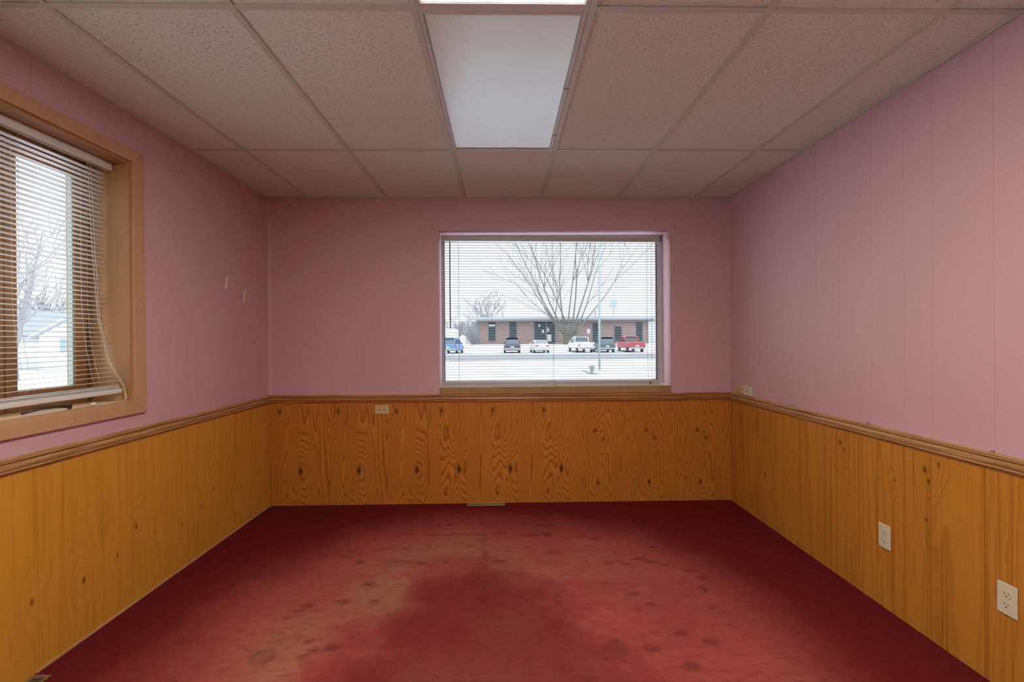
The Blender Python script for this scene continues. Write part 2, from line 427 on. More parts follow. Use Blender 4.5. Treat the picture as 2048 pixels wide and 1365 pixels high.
# chair rails (mitred lengths of moulding)
PROF = [(0, .063), (.010, .063), (.013, .058), (.013, .047), (.006, .0455), (.006, .0425), (.015, .041), (.018, .032), (.017, .022),
        (.012, .020), (.021, .0175), (.021, .011), (.012, .008), (.010, .003), (.010, 0), (0, 0)]
def rail(name, fn, a, b, mat): 
    return struct(MB().prism(PROF, fn, a, b).build(name, mat))
zz = RAIL - 0.003
rail('trim_1', lambda u, v, t: (t, D-u, zz + v - (t-XL)*0.0027), XL, 1.461, M['rail_x'])
rail('trim_2', lambda u, v, t: (t, D-u*1.08, zz + v - 0.003), 1.4615, XR, M['rail_x'])
rail('trim_3', lambda u, v, t: (XL+u, t, zz + v - 0.001), YF, D-0.021, M['rail_y'])
rail('trim_4', lambda u, v, t: (XR-u, t, zz + v - 0.006), YF, D-0.0225, M['rail_y'])
rail('trim_5', lambda u, v, t: (t, YF+u, zz + v), XL+0.0215, XR-0.0215, M['rail_x'])
# corner moulding in the left back corner, pink
c = [(0, 0)] + [(0.030*math.cos(a), 0.030*math.sin(a)*0.5) for a in [i*math.pi/2/6 for i in range(7)]]
struct(MB().prism(c, lambda u, v, t: (XL+u, D-v, t), RAIL+0.064, HC-0.004).build('trim_6', M['pink'], smooth=False))
# thin pale strip where the left panelling meets the carpet
struct(MB().box(XL+0.006, XL+0.012, 1.90, D-0.006, 0.0, 0.007).build('baseboard_left', M['strip_y']))

# ------------------------------------------------------------------ floor (carpet with paler areas and spills)
NX, NY = 300, 440
gx = np.linspace(XL-0.02, XR+0.02, NX); gy = np.linspace(YF-0.02, D+0.02, NY)
XX, YY = np.meshgrid(gx, gy)
def vnoise(seed, cell, wx=1.0, wy=1.0):
    r = np.random.RandomState(seed); a = r.rand(160, 160)
    u = (XX+6)*wx/cell; v = (YY+6)*wy/cell
    i = np.floor(u).astype(int); j = np.floor(v).astype(int); fu = u-i; fv = v-j
    fu = fu*fu*(3-2*fu); fv = fv*fv*(3-2*fv); i %= 159; j %= 159
    return (a[j, i]*(1-fu)+a[j, i+1]*fu)*(1-fv)+(a[j+1, i]*(1-fu)+a[j+1, i+1]*fu)*fv
def poly_sdf(poly):
    d = np.full(XX.shape, 1e9); inside = np.zeros(XX.shape, bool); n = len(poly)
    for k in range(n):
        ax, ay = poly[k]; bx, by = poly[(k+1) % n]
        ex, ey = bx-ax, by-ay; wx, wy = XX-ax, YY-ay
        t = np.clip((wx*ex+wy*ey)/(ex*ex+ey*ey), 0, 1)
        d = np.minimum(d, np.hypot(wx-ex*t, wy-ey*t))
        cnd = ((ay > YY) != (by > YY)) & (XX < (bx-ax)*(YY-ay)/((by-ay) if by != ay else 1e-9)+ax)
        inside ^= cnd
    return np.where(inside, -d, d)
sst = lambda v, a, b: (lambda t: t*t*(3-2*t))(np.clip((v-a)/(b-a), 0, 1))
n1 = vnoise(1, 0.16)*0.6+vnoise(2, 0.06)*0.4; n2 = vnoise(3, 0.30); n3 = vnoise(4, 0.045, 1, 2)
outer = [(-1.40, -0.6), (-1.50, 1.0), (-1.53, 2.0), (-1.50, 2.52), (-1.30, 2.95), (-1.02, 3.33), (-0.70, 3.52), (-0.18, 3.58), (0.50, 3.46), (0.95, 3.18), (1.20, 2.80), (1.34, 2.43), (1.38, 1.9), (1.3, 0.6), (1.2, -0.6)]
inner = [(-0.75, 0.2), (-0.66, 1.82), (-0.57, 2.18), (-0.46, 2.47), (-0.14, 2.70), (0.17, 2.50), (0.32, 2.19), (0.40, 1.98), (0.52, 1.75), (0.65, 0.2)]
pale_tone = 1-sst(poly_sdf(outer)+(n1-.5)*0.16, -0.46, 0.16)  # paler tone inside the outer outline, fading out at its border
pale_tone *= 0.72+0.28*sst(n2*0.5+n1*0.5, 0.2, 0.75)
pale_tone *= 0.27+0.73*sst(poly_sdf(inner)+(n1-.5)*0.14, -0.16, 0.20)  # darker again inside the inner outline
pale_tone = np.clip(pale_tone*1.1, 0, 1)
tan_tone = np.clip(sst(n2*.7+n1*.3, 0.30, 0.85)*(1-sst(poly_sdf(inner), 0.25, 0.75)), 0, 1)*1.0
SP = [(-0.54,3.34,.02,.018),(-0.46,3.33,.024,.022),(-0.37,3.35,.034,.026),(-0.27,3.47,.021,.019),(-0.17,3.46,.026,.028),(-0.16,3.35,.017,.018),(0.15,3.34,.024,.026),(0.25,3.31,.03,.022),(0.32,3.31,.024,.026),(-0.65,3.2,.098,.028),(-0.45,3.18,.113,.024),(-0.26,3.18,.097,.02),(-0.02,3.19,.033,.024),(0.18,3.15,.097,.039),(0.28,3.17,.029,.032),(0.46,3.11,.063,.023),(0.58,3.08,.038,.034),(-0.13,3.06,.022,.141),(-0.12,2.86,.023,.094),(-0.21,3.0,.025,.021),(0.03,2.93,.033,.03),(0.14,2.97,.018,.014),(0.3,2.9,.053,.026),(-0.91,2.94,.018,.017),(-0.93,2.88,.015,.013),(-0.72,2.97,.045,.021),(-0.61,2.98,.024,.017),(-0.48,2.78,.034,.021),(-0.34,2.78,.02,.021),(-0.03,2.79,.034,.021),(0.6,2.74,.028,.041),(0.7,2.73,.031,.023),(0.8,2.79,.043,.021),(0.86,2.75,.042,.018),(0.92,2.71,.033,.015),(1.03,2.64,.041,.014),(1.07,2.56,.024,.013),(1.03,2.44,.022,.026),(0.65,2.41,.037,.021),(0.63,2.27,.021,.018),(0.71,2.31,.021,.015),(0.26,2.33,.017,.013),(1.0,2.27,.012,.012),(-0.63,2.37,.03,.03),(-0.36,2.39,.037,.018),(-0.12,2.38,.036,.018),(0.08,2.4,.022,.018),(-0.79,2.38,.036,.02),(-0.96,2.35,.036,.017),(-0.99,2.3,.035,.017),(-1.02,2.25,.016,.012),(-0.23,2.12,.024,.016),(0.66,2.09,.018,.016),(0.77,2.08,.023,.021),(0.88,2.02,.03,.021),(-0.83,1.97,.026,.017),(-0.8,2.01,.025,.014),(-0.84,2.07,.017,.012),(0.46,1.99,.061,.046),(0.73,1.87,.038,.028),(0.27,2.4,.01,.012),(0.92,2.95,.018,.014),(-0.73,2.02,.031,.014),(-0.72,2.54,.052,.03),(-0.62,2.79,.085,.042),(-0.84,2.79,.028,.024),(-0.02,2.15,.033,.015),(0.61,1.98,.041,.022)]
stain_edge = np.zeros(XX.shape)
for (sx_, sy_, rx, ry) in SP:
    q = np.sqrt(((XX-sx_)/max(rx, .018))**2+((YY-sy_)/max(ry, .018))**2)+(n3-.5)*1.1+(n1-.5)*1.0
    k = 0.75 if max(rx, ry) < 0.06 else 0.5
    stain_edge = np.maximum(stain_edge, k*(1-sst(q, 0.25, 1.35)))
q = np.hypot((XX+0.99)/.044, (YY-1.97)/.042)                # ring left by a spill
stain_edge = np.maximum(stain_edge, 0.55*np.exp(-((q-1)/0.22)**2)+0.30*(1-sst(q, 0.8, 1.0)))
edge = 1-sst(np.minimum(np.minimum(XX-XL, XR-XX), D-YY)+(n1-.5)*0.1, 0.0, 0.22)   # darker along the walls
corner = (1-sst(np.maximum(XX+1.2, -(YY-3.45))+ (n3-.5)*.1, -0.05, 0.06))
stain_edge = np.clip(np.maximum(stain_edge, np.maximum(edge*0.30, corner*0.75)), 0, 1)  # spots, darker wall edges and back left corner in one mask
verts = np.stack([XX.ravel(), YY.ravel(), np.zeros(XX.size)], 1)
faces = [(j*NX+i, j*NX+i+1, (j+1)*NX+i+1, (j+1)*NX+i) for j in range(NY-1) for i in range(NX-1)]
me = bpy.data.meshes.new('floor'); me.from_pydata(verts.tolist(), [], faces)
ca = me.color_attributes.new('pale_tone', 'FLOAT_COLOR', 'POINT')
cols = np.ones((XX.size, 4), np.float32); cols[:, 0] = pale_tone.ravel(); cols[:, 1] = stain_edge.ravel(); cols[:, 2] = tan_tone.ravel()
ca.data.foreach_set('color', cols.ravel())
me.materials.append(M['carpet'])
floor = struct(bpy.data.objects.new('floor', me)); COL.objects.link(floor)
struct(MB().box(XL-TH, XR+TH, YF-TH, D+TH, -0.28, -0.004).build('floor_slab', plain('slab', (0.3, 0.3, 0.3), 0.9), floor))

# ------------------------------------------------------------------ ceiling
xs = [XL] + [GX0+i*T for i in range(6)] + [XR]
ys = [D, GYA, GYA-2*T, GYA-4*T, GYA-6*T, YF]
m = MB()
for i in range(len(xs)-1):
    for j in range(len(ys)-1):
        if i == 3 and j in (1, 2): continue           # openings for the two light fixtures
        dz = rnd.uniform(0, 0.002)
        m.box(xs[i]+0.002, xs[i+1]-0.002, ys[j+1]+0.002, ys[j]-0.002, HC+0.004+dz, HC+0.02+dz)
ceiling = struct(m.build('ceiling', M['tile']))
m = MB(); h = 0.012
for i in range(6):
    m.box(GX0+i*T-h, GX0+i*T+h, YF, D, HC, HC+0.0035)
for j in range(1, 5):
    for i in range(len(xs)-1):
        o = rnd.uniform(-0.0015, 0.0015)
        a = xs[i]+(h if i else 0); b = xs[i+1]-(h if i < 6 else 0)
        m.box(a, b, ys[j]-h+o, ys[j]+h+o, HC+0.0004, HC+0.0035)
m.build('ceiling_grid', M['grid'], ceiling)
m = MB()
m.box(XL, XL+0.02, YF, D, HC-0.001, HC+0.003).box(XR-0.02, XR, YF, D, HC-0.001, HC+0.003)
m.box(XL+0.02, XR-0.02, D-0.02, D, HC-0.001, HC+0.003).box(XL+0.02, XR-0.02, YF, YF+0.02, HC-0.001, HC+0.003)
m.build('wall_angle', M['grid'], ceiling)
MB().box(XL-TH, XR+TH, YF-TH, D+TH, ZT, ZT+0.15).build('roof_deck', plain('roof_deck', (0.3, 0.28, 0.26), 0.9), ceiling)

# ------------------------------------------------------------------ ceiling light fixtures
def fixture(y0, y1, lens, label):
    x0, x1 = GX0+2*T+h+0.001, GX0+3*T-h-0.001
    y0, y1 = y0+h+0.001, y1-h-0.001
    t = thing('ceiling_light', label, 'ceiling light', ((x0+x1)/2, (y0+y1)/2, HC), 'recessed fluorescent ceiling lights')
    MB().box(x0, x1, y0, y1, HC+0.105, HC+0.11).box(x0, x0+.002, y0, y1, HC+.01, HC+.105).box(x1-.002, x1, y0, y1, HC+.01, HC+.105) \
        .box(x0, x1, y0, y0+.002, HC+.01, HC+.105).box(x0, x1, y1-.002, y1, HC+.01, HC+.105).build('housing', M['alu'], t)
    f = MB(); fw = 0.016
    a, b = HC-0.001, HC+0.009
    f.box(x0, x0+fw, y0, y1, a, b).box(x1-fw, x1, y0, y1, a, b).box(x0+fw, x1-fw, y0, y0+fw, a, b).box(x0+fw, x1-fw, y1-fw, y1, a, b)
    fr = f.build('door_frame', M['alu'], t, bevel=0.0015)
    g = MB(); q = 0.0035                                     # dark strip standing for the shadow gap round the lens door
    g.box(x0+fw, x0+fw+q, y0+fw, y1-fw, HC+.002, b).box(x1-fw-q, x1-fw, y0+fw, y1-fw, HC+.002, b)
    g.box(x0+fw+q, x1-fw-q, y0+fw, y0+fw+q, HC+.002, b).box(x0+fw+q, x1-fw-q, y1-fw-q, y1-fw, HC+.002, b)
    g.build('gap_strip', M['latch'], t)
    MB().box(x0+fw+q, x1-fw-q, y0+fw+q, y1-fw-q, HC+.004, HC+.007).build('diffuser', lens, t)
    for yy in (y0+(y1-y0)*0.42, y0+(y1-y0)*0.83):
        MB().box(x1-fw-0.004, x1+0.003, yy-0.004, yy+0.004, HC-0.004, HC-0.0012).build('latch', M['latch'], fr, bevel=0.001)
    return t
fixture(GYA-2*T, GYA, M['lens'], 'unlit recessed ceiling light with prismatic panel, nearest the back window')
fixture(GYA-4*T, GYA-2*T, M['lens_lit'], 'switched-on recessed ceiling light glowing yellow at the top edge of the picture')

# ------------------------------------------------------------------ back window
out_snow = plain('ledge_snow', (0.66, 0.66, 0.67), 0.9)
win1 = struct(empty('window_1', ((BW['x0']+BW['x1'])/2, D+0.2, BW['z0'])))
x0, x1, z0, z1 = BW['x0'], BW['x1'], BW['z0'], BW['z1']
ya, yb = D+0.185, D+0.245
m = MB(); m.box(x0, x0+0.018, ya, yb, z0, z1).box(x1-0.045, x1, ya, yb, z0, z1).box(x0+0.018, x1-0.045, ya, yb, z1-0.045, z1).box(x0+0.018, x1-0.045, ya, yb, z0, z0+0.030)
m.build('window_frame', M['vinyl'], win1, bevel=0.003)
gx0, gx1, gz0, gz1 = x0+0.018, x1-0.045, z0+0.030, z1-0.045
MB().box(gx0, gx0+.006, ya+.004, ya+.02, gz0, gz1).box(gx1-.007, gx1, ya+.004, ya+.02, gz0, gz1).box(gx0+.006, gx1-.007, ya+.004, ya+.02, gz0, gz0+.004).build('glazing_gasket', M['gap_strip'], win1)
MB().box(gx0, gx1, ya+.022, ya+.026, gz0, gz1).build('pane', M['glass'], win1)
MB().box(x0-.1, x1+.1, D+TH, D+TH+.24, z0-.10, z0+.012).build('exterior_ledge', out_snow, win1, bevel=.01)
MB().box(x0+.0005, x1-.0005, D-0.004, ya, z0-0.001, z0+0.006).build('sill', M['white_trim'], win1, bevel=0.002)
MB().box(x0, x1-0.002, D-0.010, D, 0.864, z0-0.0015).build('apron', M['tan_board'], win1, bevel=0.001)
MB().box(0.408, 0.422, D-0.0125, D-0.0102, 0.868, z0+0.002).box(0.408, 0.422, D-0.0102, D+0.03, z0+0.0065, z0+0.0085).build('seam_clip', plain('grey_clip', (0.30, 0.25, 0.16), 0.4), win1)

# ------------------------------------------------------------------ added unseen window beside the camera, bringing in fill light
win3 = struct(empty('added_window', (XL-.2, -.45, FWN['z0'])))
y0, y1, z0, z1 = FWN['y0'], FWN['y1'], FWN['z0'], FWN['z1']
xa, xb = XL-.22, XL-.16
m = MB(); m.box(xa, xb, y0, y0+.05, z0, z1).box(xa, xb, y1-.05, y1, z0, z1).box(xa, xb, y0+.05, y1-.05, z1-.05, z1).box(xa, xb, y0+.05, y1-.05, z0, z0+.05)
m.build('window_frame', M['vinyl'], win3, bevel=.003)
MB().box(XL-.192, XL-.188, y0+.05, y1-.05, z0+.05, z1-.05).build('pane', M['glass'], win3)
z0, z1 = BW['z0'], BW['z1']

# ------------------------------------------------------------------ mini blinds
def slat(m, place, half, a0, a1, tilt, crown=0.0022, n=4):
    """one curved slat; place(along, across, up)"""
    ct, st = math.cos(tilt), math.sin(tilt)
    vs = []
    for e in (a0, a1):
        for side in (0.0, -0.0007):
            for k in range(n+1):
                q = -1+2*k/n; ac = q*half; upz = crown*(1-q*q)+side
                vs.append(place(e, ac*ct-upz*st, ac*st+upz*ct))
    N = n+1; fs = []
    for k in range(n):
        fs += [(k, k+1, 2*N+k+1, 2*N+k), (N+k, 3*N+k, 3*N+k+1, N+k+1)]
    fs += [(0, 2*N, 3*N, N), (n, N+n, 3*N+n, 2*N+n)]
    fs += [tuple(range(N))+tuple(range(2*N-1, N-1, -1)), tuple(range(2*N, 3*N))+tuple(range(4*N-1, 3*N-1, -1))]
    m.add(vs, fs, False)

yb_ = D+0.085
bl1 = thing('window_blind', 'lowered grey mini blind in the back window over the snowy street view', 'blind', ((x0+x1)/2, yb_, z1-0.02), 'mini blinds')
hx0, hx1 = x0+0.012, x1-0.055
hd = MB()
hz = lambda x: 2.131-(x-hx0)*0.009
hd.add([(hx0,yb_-.013,hz(hx0)-.036),(hx1,yb_-.013,hz(hx1)-.036),(hx1,yb_+.013,hz(hx1)-.036),(hx0,yb_+.013,hz(hx0)-.036),
        (hx0,yb_-.013,hz(hx0)),(hx1,yb_-.013,hz(hx1)),(hx1,yb_+.013,hz(hx1)),(hx0,yb_+.013,hz(hx0))],
       [(0,3,2,1),(4,5,6,7),(0,1,5,4),(1,2,6,5),(2,3,7,6),(3,0,4,7)])
hr = hd.build('headrail', M['blind_rail'], bl1, bevel=0.003)
MB().box(hx1-.006, hx1+.018, yb_-.018, yb_-.0135, 2.085, 2.133).box(hx1+.0145, hx1+.018, yb_-.0135, yb_+.02, 2.085, 2.133).build('bracket', plain('bracket_brown', (0.20, 0.13, 0.12), 0.5), hr)
sl = MB(); nsl = 53
sx0, sx1 = x0+0.016, x1-0.062
top, bot = 2.080, 0.968
for i in range(nsl):
    z = top+(bot-top)*i/(nsl-1); k = 1-i/(nsl-1)
    j1, j2 = rnd.uniform(-.0012, .0012), rnd.uniform(-.0012, .0012)
    slope = lambda e: (-(e-sx0)*0.009)*max(0, k-0.1)
    slat(sl, lambda e, ac, u: (e, yb_+ac, z+u+slope(e)+(j1 if e == sx0 else j2)), 0.0125, sx0, sx1, 0.02+rnd.uniform(-.02, .02))
sl.build('slats', M['slat_grey'], bl1)
MB().box(sx0, sx1+.004, yb_-.012, yb_+.012, 0.9265, 0.952).build('bottom_rail', M['blind_rail'], bl1, bevel=0.004)
for xx in (-0.352, 0.412, 1.215):
    c = MB()
    for dy in (-.0135, .0135):
        c.tube([(xx+rnd.uniform(-.002, .002), yb_+dy, 2.085-i*0.115) for i in range(11)], 0.0006, 5)
    c.tube([(xx+.003, yb_, 2.09), (xx+.003, yb_, 0.952)], 0.0005, 5)
    c.build('ladder_cord', M['cord_dark'], bl1)
MB().tube([(-0.418, yb_-.022, 2.085), (-0.419, yb_-.024, 1.70), (-0.418, yb_-.023, 1.385)], 0.0045, 8).build('tilt_wand', M['wand'], bl1)
MB().tube([(1.175, yb_-.0155, 2.09), (1.172, yb_-.017, 1.5), (1.178, yb_-.017, 1.05), (1.182, yb_-.02, 0.96), (1.19, yb_-.032, 0.935), (1.205, yb_-.024, 0.955), (1.24, yb_-.02, 0.975), (1.262, yb_-.018, 0.99)], 0.0012, 6).build('lift_cord', M['cord_dark'], bl1)
MB().lathe([(.002, .012), (.006, .008), (.007, -.004), (.003, -.010)], (1.19, yb_-.035, 0.9345), 'z', 12).build('tassel', plain('brown_tassel', (.16, .12, .10), .5), bl1)

# ------------------------------------------------------------------ left window
win2 = struct(empty('window_2', (XL-0.1, (LW['y0']+LW['y1'])/2, LW['z0'])))
y0, y1, z0, z1 = LW['y0'], LW['y1'], LW['z0'], LW['z1']
CW, CT = 0.078, 0.017
def casing(poly): MB().prism(poly, lambda u, v, t: (XL+t, u, v), 0, CT).build('casing', M['casing_v'], win2, bevel=0.002)
casing([(y0-CW, z1+0.062), (y1+CW-.005, z1+0.062), (y1, z1), (y0, z1)])
casing([(y0-CW, z0-0.056), (y1+CW, z0-0.056), (y1, z0), (y0, z0)])
casing([(y1, z0), (y1+CW, z0-0.056), (y1+CW-.005, z1+0.062), (y1, z1)])
casing([(y0, z0), (y0-CW, z0-0.056), (y0-CW, z1+0.062), (y0, z1)])
xg = XL-0.205
jt = 0.012
def jamb(*b): MB().box(*b).build('jamb', M['jamb_wood'], win2)
jamb(XL-TH, XL+0.002, y1-jt, y1, z0+jt, z1-jt); jamb(XL-TH, XL+0.002, y0, y0+jt, z0+jt, z1-jt)
jamb(XL-TH, XL+0.002, y0, y1, z1-jt, z1)
MB().box(XL-TH, XL+0.004, y0, y1, z0, z0+jt).build('sill', M['casing_v'], win2)
# two wooden sashes meeting at a mullion
def sash(ya, yb, za=z0+jt, zb=z1-jt):
    m = MB(); st = 0.062
    m.box(xg-.02, xg+.022, ya, ya+.05, za, zb).box(xg-.02, xg+.022, yb-st, yb, za, zb)
    m.box(xg-.02, xg+.022, ya+.05, yb-st, za, za+0.085).box(xg-.02, xg+.022, ya+.05, yb-st, zb-0.092, zb)
    s = m.build('sash', M['sash_wood'], win2, bevel=0.003)
    a, b, c, d = ya+.05, yb-st, za+.085, zb-.092
    MB().box(xg-.008, xg+.014, a, a+.004, c, d).box(xg-.008, xg+.014, b-.007, b, c, d).box(xg-.008, xg+.014, a, b, c, c+.004).box(xg-.008, xg+.014, a, b, d-.004, d).build('glazing_bead', plain('pale_green_bead', (.42, .52, .47), .4), s)
    MB().box(xg-.003, xg+.001, a, b, c, d).build('pane', M['glass'], s)
sash(1.983, y1-jt-0.026); sash(y0+jt+.01, 1.979)
MB().box(xg-.015, xg+.004, y1-jt-0.024, y1-jt-0.002, z0+jt, z1-jt).build('weatherstrip', M['gap_strip'], win2)
MB().box(xg+.005, xg+.03, y1-jt-0.010, y1-jt, z0+jt, z1-jt).build('stop_bead', M['sash_wood'], win2)
cz = z0+jt
ck = MB().tube([(XL-.038, 1.90, cz+.012), (XL-.030, 1.96, cz+.022), (XL-.028, 2.03, cz+.020), (XL-.029, 2.085, cz+.013)], 0.006, 10).build('crank_handle', M['steel'], win2)
MB().lathe([(.006, 0), (.009, .006), (.010, .016), (.006, .022)], (XL-.029, 2.095, cz+.002), 'z', 12).build('crank_knob', M['steel'], ck)

bl2 = thing('window_blind', 'lowered white mini blind in the wood-cased left window, cord hanging at its end', 'blind', (XL-0.11, 1.7, 2.17), 'mini blinds')
by0, by1 = y0+0.02, y1-0.014
path = lambda z: XL-0.112+0.072*max(0.0, min(1.0, (1.50-z)/0.47))**1.8
MB().box(XL-.106, XL-.074, by0, by1, 2.132, 2.170).build('headrail', M['slat'], bl2, bevel=0.004)
sl = MB(); nsl = 49
for i in range(nsl):
    k = i/(nsl-1); z = 2.112+(1.082-2.112)*k
    j = rnd.uniform(-.0012, .0012); e1 = by1-.012+0.006*math.sin(i*0.7)
    slat(sl, lambda e, ac, u: (path(z)+ac, e, z+u+(j if e > 1.5 else -j)-(.006*(e < 1.5))*k), 0.0125, by0, e1, 0.10+rnd.uniform(-.03, .03))
for q in range(2):
    slat(sl, lambda e, ac, u: (XL-.040+ac, e, 1.0705+q*.006+u), 0.0125, by0, by1-.018, -0.12)
sl.build('slats', M['slat'], bl2)
MB().box(XL-.054, XL-.026, by0, by1-.008, 1.0435, 1.066).build('bottom_rail', M['slat'], bl2, bevel=0.005)
for yy in (1.10, 1.66, 1.955, 2.27):
    c = MB()
    for dx in (-.0138, .0138):
        c.tube([(path(2.132-i*.0652)+dx, yy, 2.132-i*.0652) for i in range(17)], 0.0006, 5)
    c.build('ladder_cord', M['cord'], bl2)
lc = MB()
for dy, dx in ((0, 0), (.010, .004)):
    lc.tube([(XL-.092+dx, 2.27+dy, 2.14), (XL-.088+dx, 2.285+dy, 1.75), (XL-.080, 2.305+dy, 1.40), (XL-.060, 2.335+dy, 1.20), (XL-.020, 2.372+dy, 1.08), (XL-.008, 2.375+dy*.6, 1.02),
             (XL-.006, 2.362+dy, 1.0062), (XL-.008, 2.32, 1.0062), (XL-.012, 2.335+dy, 1.0062), (XL-.010, 2.27-dy, 1.0062), (XL-.016, 2.215, 1.0062)], 0.0014, 6)
lc.build('lift_cord', M['cord'], bl2)
MB().lathe([(.003, -.012), (.007, -.008), (.008, .006), (.003, .012)], (XL-.016, 2.20, 1.0125), 'y', 12).build('tassel', M['slat'], bl2)

# ------------------------------------------------------------------ outlets and jack plates
def outlet(y, z, label):
    t = thing('wall_outlet', label, 'outlet', (XR-.006, y, z), 'duplex outlets on the right wall')
    X = XR-.006
    MB().box(X-.006, X, y-.035, y+.035, z-.057, z+.057).build('cover_plate', M['ivory_light'], t, bevel=0.003)
    for s in (-1, 1):
        zc = z+s*.0195; prof = [(.0165*math.cos(a), max(-.0135, min(.0135, .0175*math.sin(a)))) for a in [i*2*math.pi/24 for i in range(24)]]
        r = MB().prism(prof, lambda u, v, q: (X-.006-q, y+u, zc+v), 0, 0.0014).build('receptacle', M['ivory'], t)
        MB().box(X-.0078, X-.0073, y-.0075, y-.0055, zc-.001, zc+.008).box(X-.0078, X-.0073, y+.0055, y+.0075, zc-.001, zc+.007) \
            .lathe([(.0026, 0), (.0026, -.0006)], (X-.0073, y, zc-.0075), 'x', 12).build('slots', M['dark'], r)
    MB().lathe([(.003, 0), (.0025, -.001)], (X-.006, y, z), 'x', 12).build('screw', M['ivory'], t)
outlet(2.241, 0.343, 'ivory duplex outlet on the right wainscot, the farther one below the chair rail middle')
outlet(1.687, 0.342, 'ivory duplex outlet low on the right wainscot at the picture edge, the nearer one')

t = thing('jack_plate', 'beige two-hole jack plate just under the chair rail of the back wall', 'jack plate', (-0.951, D-.006, 0.748), 'phone and cable jack plates')
MB().box(-1.008, -.894, D-.012, D-.006, .713, .783).build('cover_plate', M['beige'], t, bevel=0.003)
for xx in (-.969, -.934):
    MB().lathe([(.0045, 0), (.0045, -.0008)], (xx, D-.012, .748), 'y', 14).build('jack', M['dark'], t)
for xx in (-.995, -.907):
    MB().lathe([(.0025, 0), (.002, -.0008)], (xx, D-.012, .748), 'y', 10).build('screw', M['brass'], t)
for (ya_, yb2, za_, mt, lab) in ((3.570, 3.684, .871, M['beige'], 'yellowed jack plate above the right chair rail, the one nearer the room corner'),
                                (3.453, 3.567, .869, M['ivory_light'], 'paler jack plate above the right chair rail, beside the yellowed one')):
    t = thing('jack_plate', lab, 'jack plate', (XR, (ya_+yb2)/2, .90), 'phone and cable jack plates')
    MB().box(XR-.014, XR, ya_, yb2, za_-.004, .937).build('cover_plate', mt, t, bevel=0.003)
    MB().lathe([(.0045, 0), (.003, -.004)], (XR-.014, (ya_+yb2)/2, .903), 'x', 12).build('jack', M['brass_dark'], t)
    MB().lathe([(.0025, 0), (.002, -.001)], (XR-.014, ya_+.018, .903), 'x', 10).build('screw', M['brass'], t)

# ------------------------------------------------------------------ floor registers
def register(x0, x1, y0, y1, along, label):
    t = thing('floor_register', label, 'floor vent', ((x0+x1)/2, (y0+y1)/2, 0), 'metal floor vents')
    m = MB(); f = .012
    m.box(x0, x1, y0, y0+f, 0, .006).box(x0, x1, y1-f, y1, 0, .006).box(x0, x0+f, y0+f, y1-f, 0, .006).box(x1-f, x1, y0+f, y1-f, 0, .006)
    m.build('frame', M['brass'], t, bevel=0.002)
    l = MB()
    n = 22
    for i in range(n):
        if along == 'x':
            q = x0+f+(x1-x0-2*f)*(i+.5)/n; l.box(q-.0035, q+.0035, y0+f, y1-f, .001, .004)
        else:
            q = y0+f+(y1-y0-2*f)*(i+.5)/n; l.box(x0+f, x1-f, q-.0035, q+.0035, .001, .004)
    l.build('louvers', M['brass_dark'], t)
    MB().box(x0+f, x1-f, y0+f, y1-f, .0003, .0009).build('duct_opening', M['dark'], t)
register(-0.283, 0.010, D-.068, D-.008, 'x', 'narrow brass floor vent at the base of the back wainscot')
register(XL+.0135, XL+.083, 1.58, 1.885, 'y', 'bronze floor vent cut off at the bottom left corner beside the left wainscot')

# ------------------------------------------------------------------ plastic clips under the ceiling, tape and nails
def clip(pos, nrm, label):
    n = Vector(nrm); u = Vector((0, 0, 1)); s = u.cross(n)
    t = thing('adhesive_clip', label, 'clip', pos, 'plastic clips along the top of the walls')
    p = Vector(pos)
    fn = lambda a, b, q: p+s*a+u*b+n*q
    oval = [(.0185*math.copysign(abs(math.cos(a))**.7, math.cos(a)), .007*math.copysign(abs(math.sin(a))**.7, math.sin(a))) for a in [i*2*math.pi/20 for i in range(20)]]
    MB().prism(oval, fn, 0, .003).build('base', M['clip'], t, bevel=0.001)
    MB().prism([(-.012, -.003), (.010, -.003), (.012, 0), (.010, .003), (-.012, .003)], fn, .003, .009).build('hook', plain('clip_hook', (.70, .66, .66), .2) if 'hook' not in M else M['hook'], t, bevel=0.001)
M['hook'] = plain('clip_hook', (.70, .66, .66), .2, var=.02)
for x, z, l in ((-1.772, 2.392, 'plastic clip on the back wall beside the left corner moulding'),
                (-0.965, 2.395, 'plastic clip on the back wall midway between left corner and window'),
                (0.213, 2.388, 'plastic clip on the back wall above the middle of the window'),
                (1.061, 2.387, 'plastic clip on the back wall above the right part of the window'),
                (1.772, 2.389, 'plastic clip on the back wall beside the right corner')):
    clip((x, D, z), (0, -1, 0), l)
clip((XR, 2.844, 2.384), (-1, 0, 0), 'plastic clip at the top of the right wall, the farther of two')
clip((XR, 1.870, 2.388), (-1, 0, 0), 'plastic clip at the top of the right wall near the picture edge')
clip((XL, 1.819, 2.387), (1, 0, 0), 'plastic clip at the top of the left wall above the window casing')
for (a, b, l) in (((3.237, 1.732), (3.213, 1.645), 'tan tape strip on the left wall, the higher one nearer the window'),
                  ((3.455, 1.661), (3.428, 1.569), 'tan tape strip on the left wall, the lower one nearer the corner')):
    d = Vector((0, b[0]-a[0], b[1]-a[1])); c_ = Vector((XL+.001, (a[0]+b[0])/2, (a[1]+b[1])/2))
    ang = math.atan2(d.y, -d.z)
    o = MB().obox(c_, .001, .0095, d.length/2, Matrix.Rotation(ang, 3, 'X')).build('tape_strip', M['tape'])
    tag(o, l, 'tape', 'tape strips on the left wall')
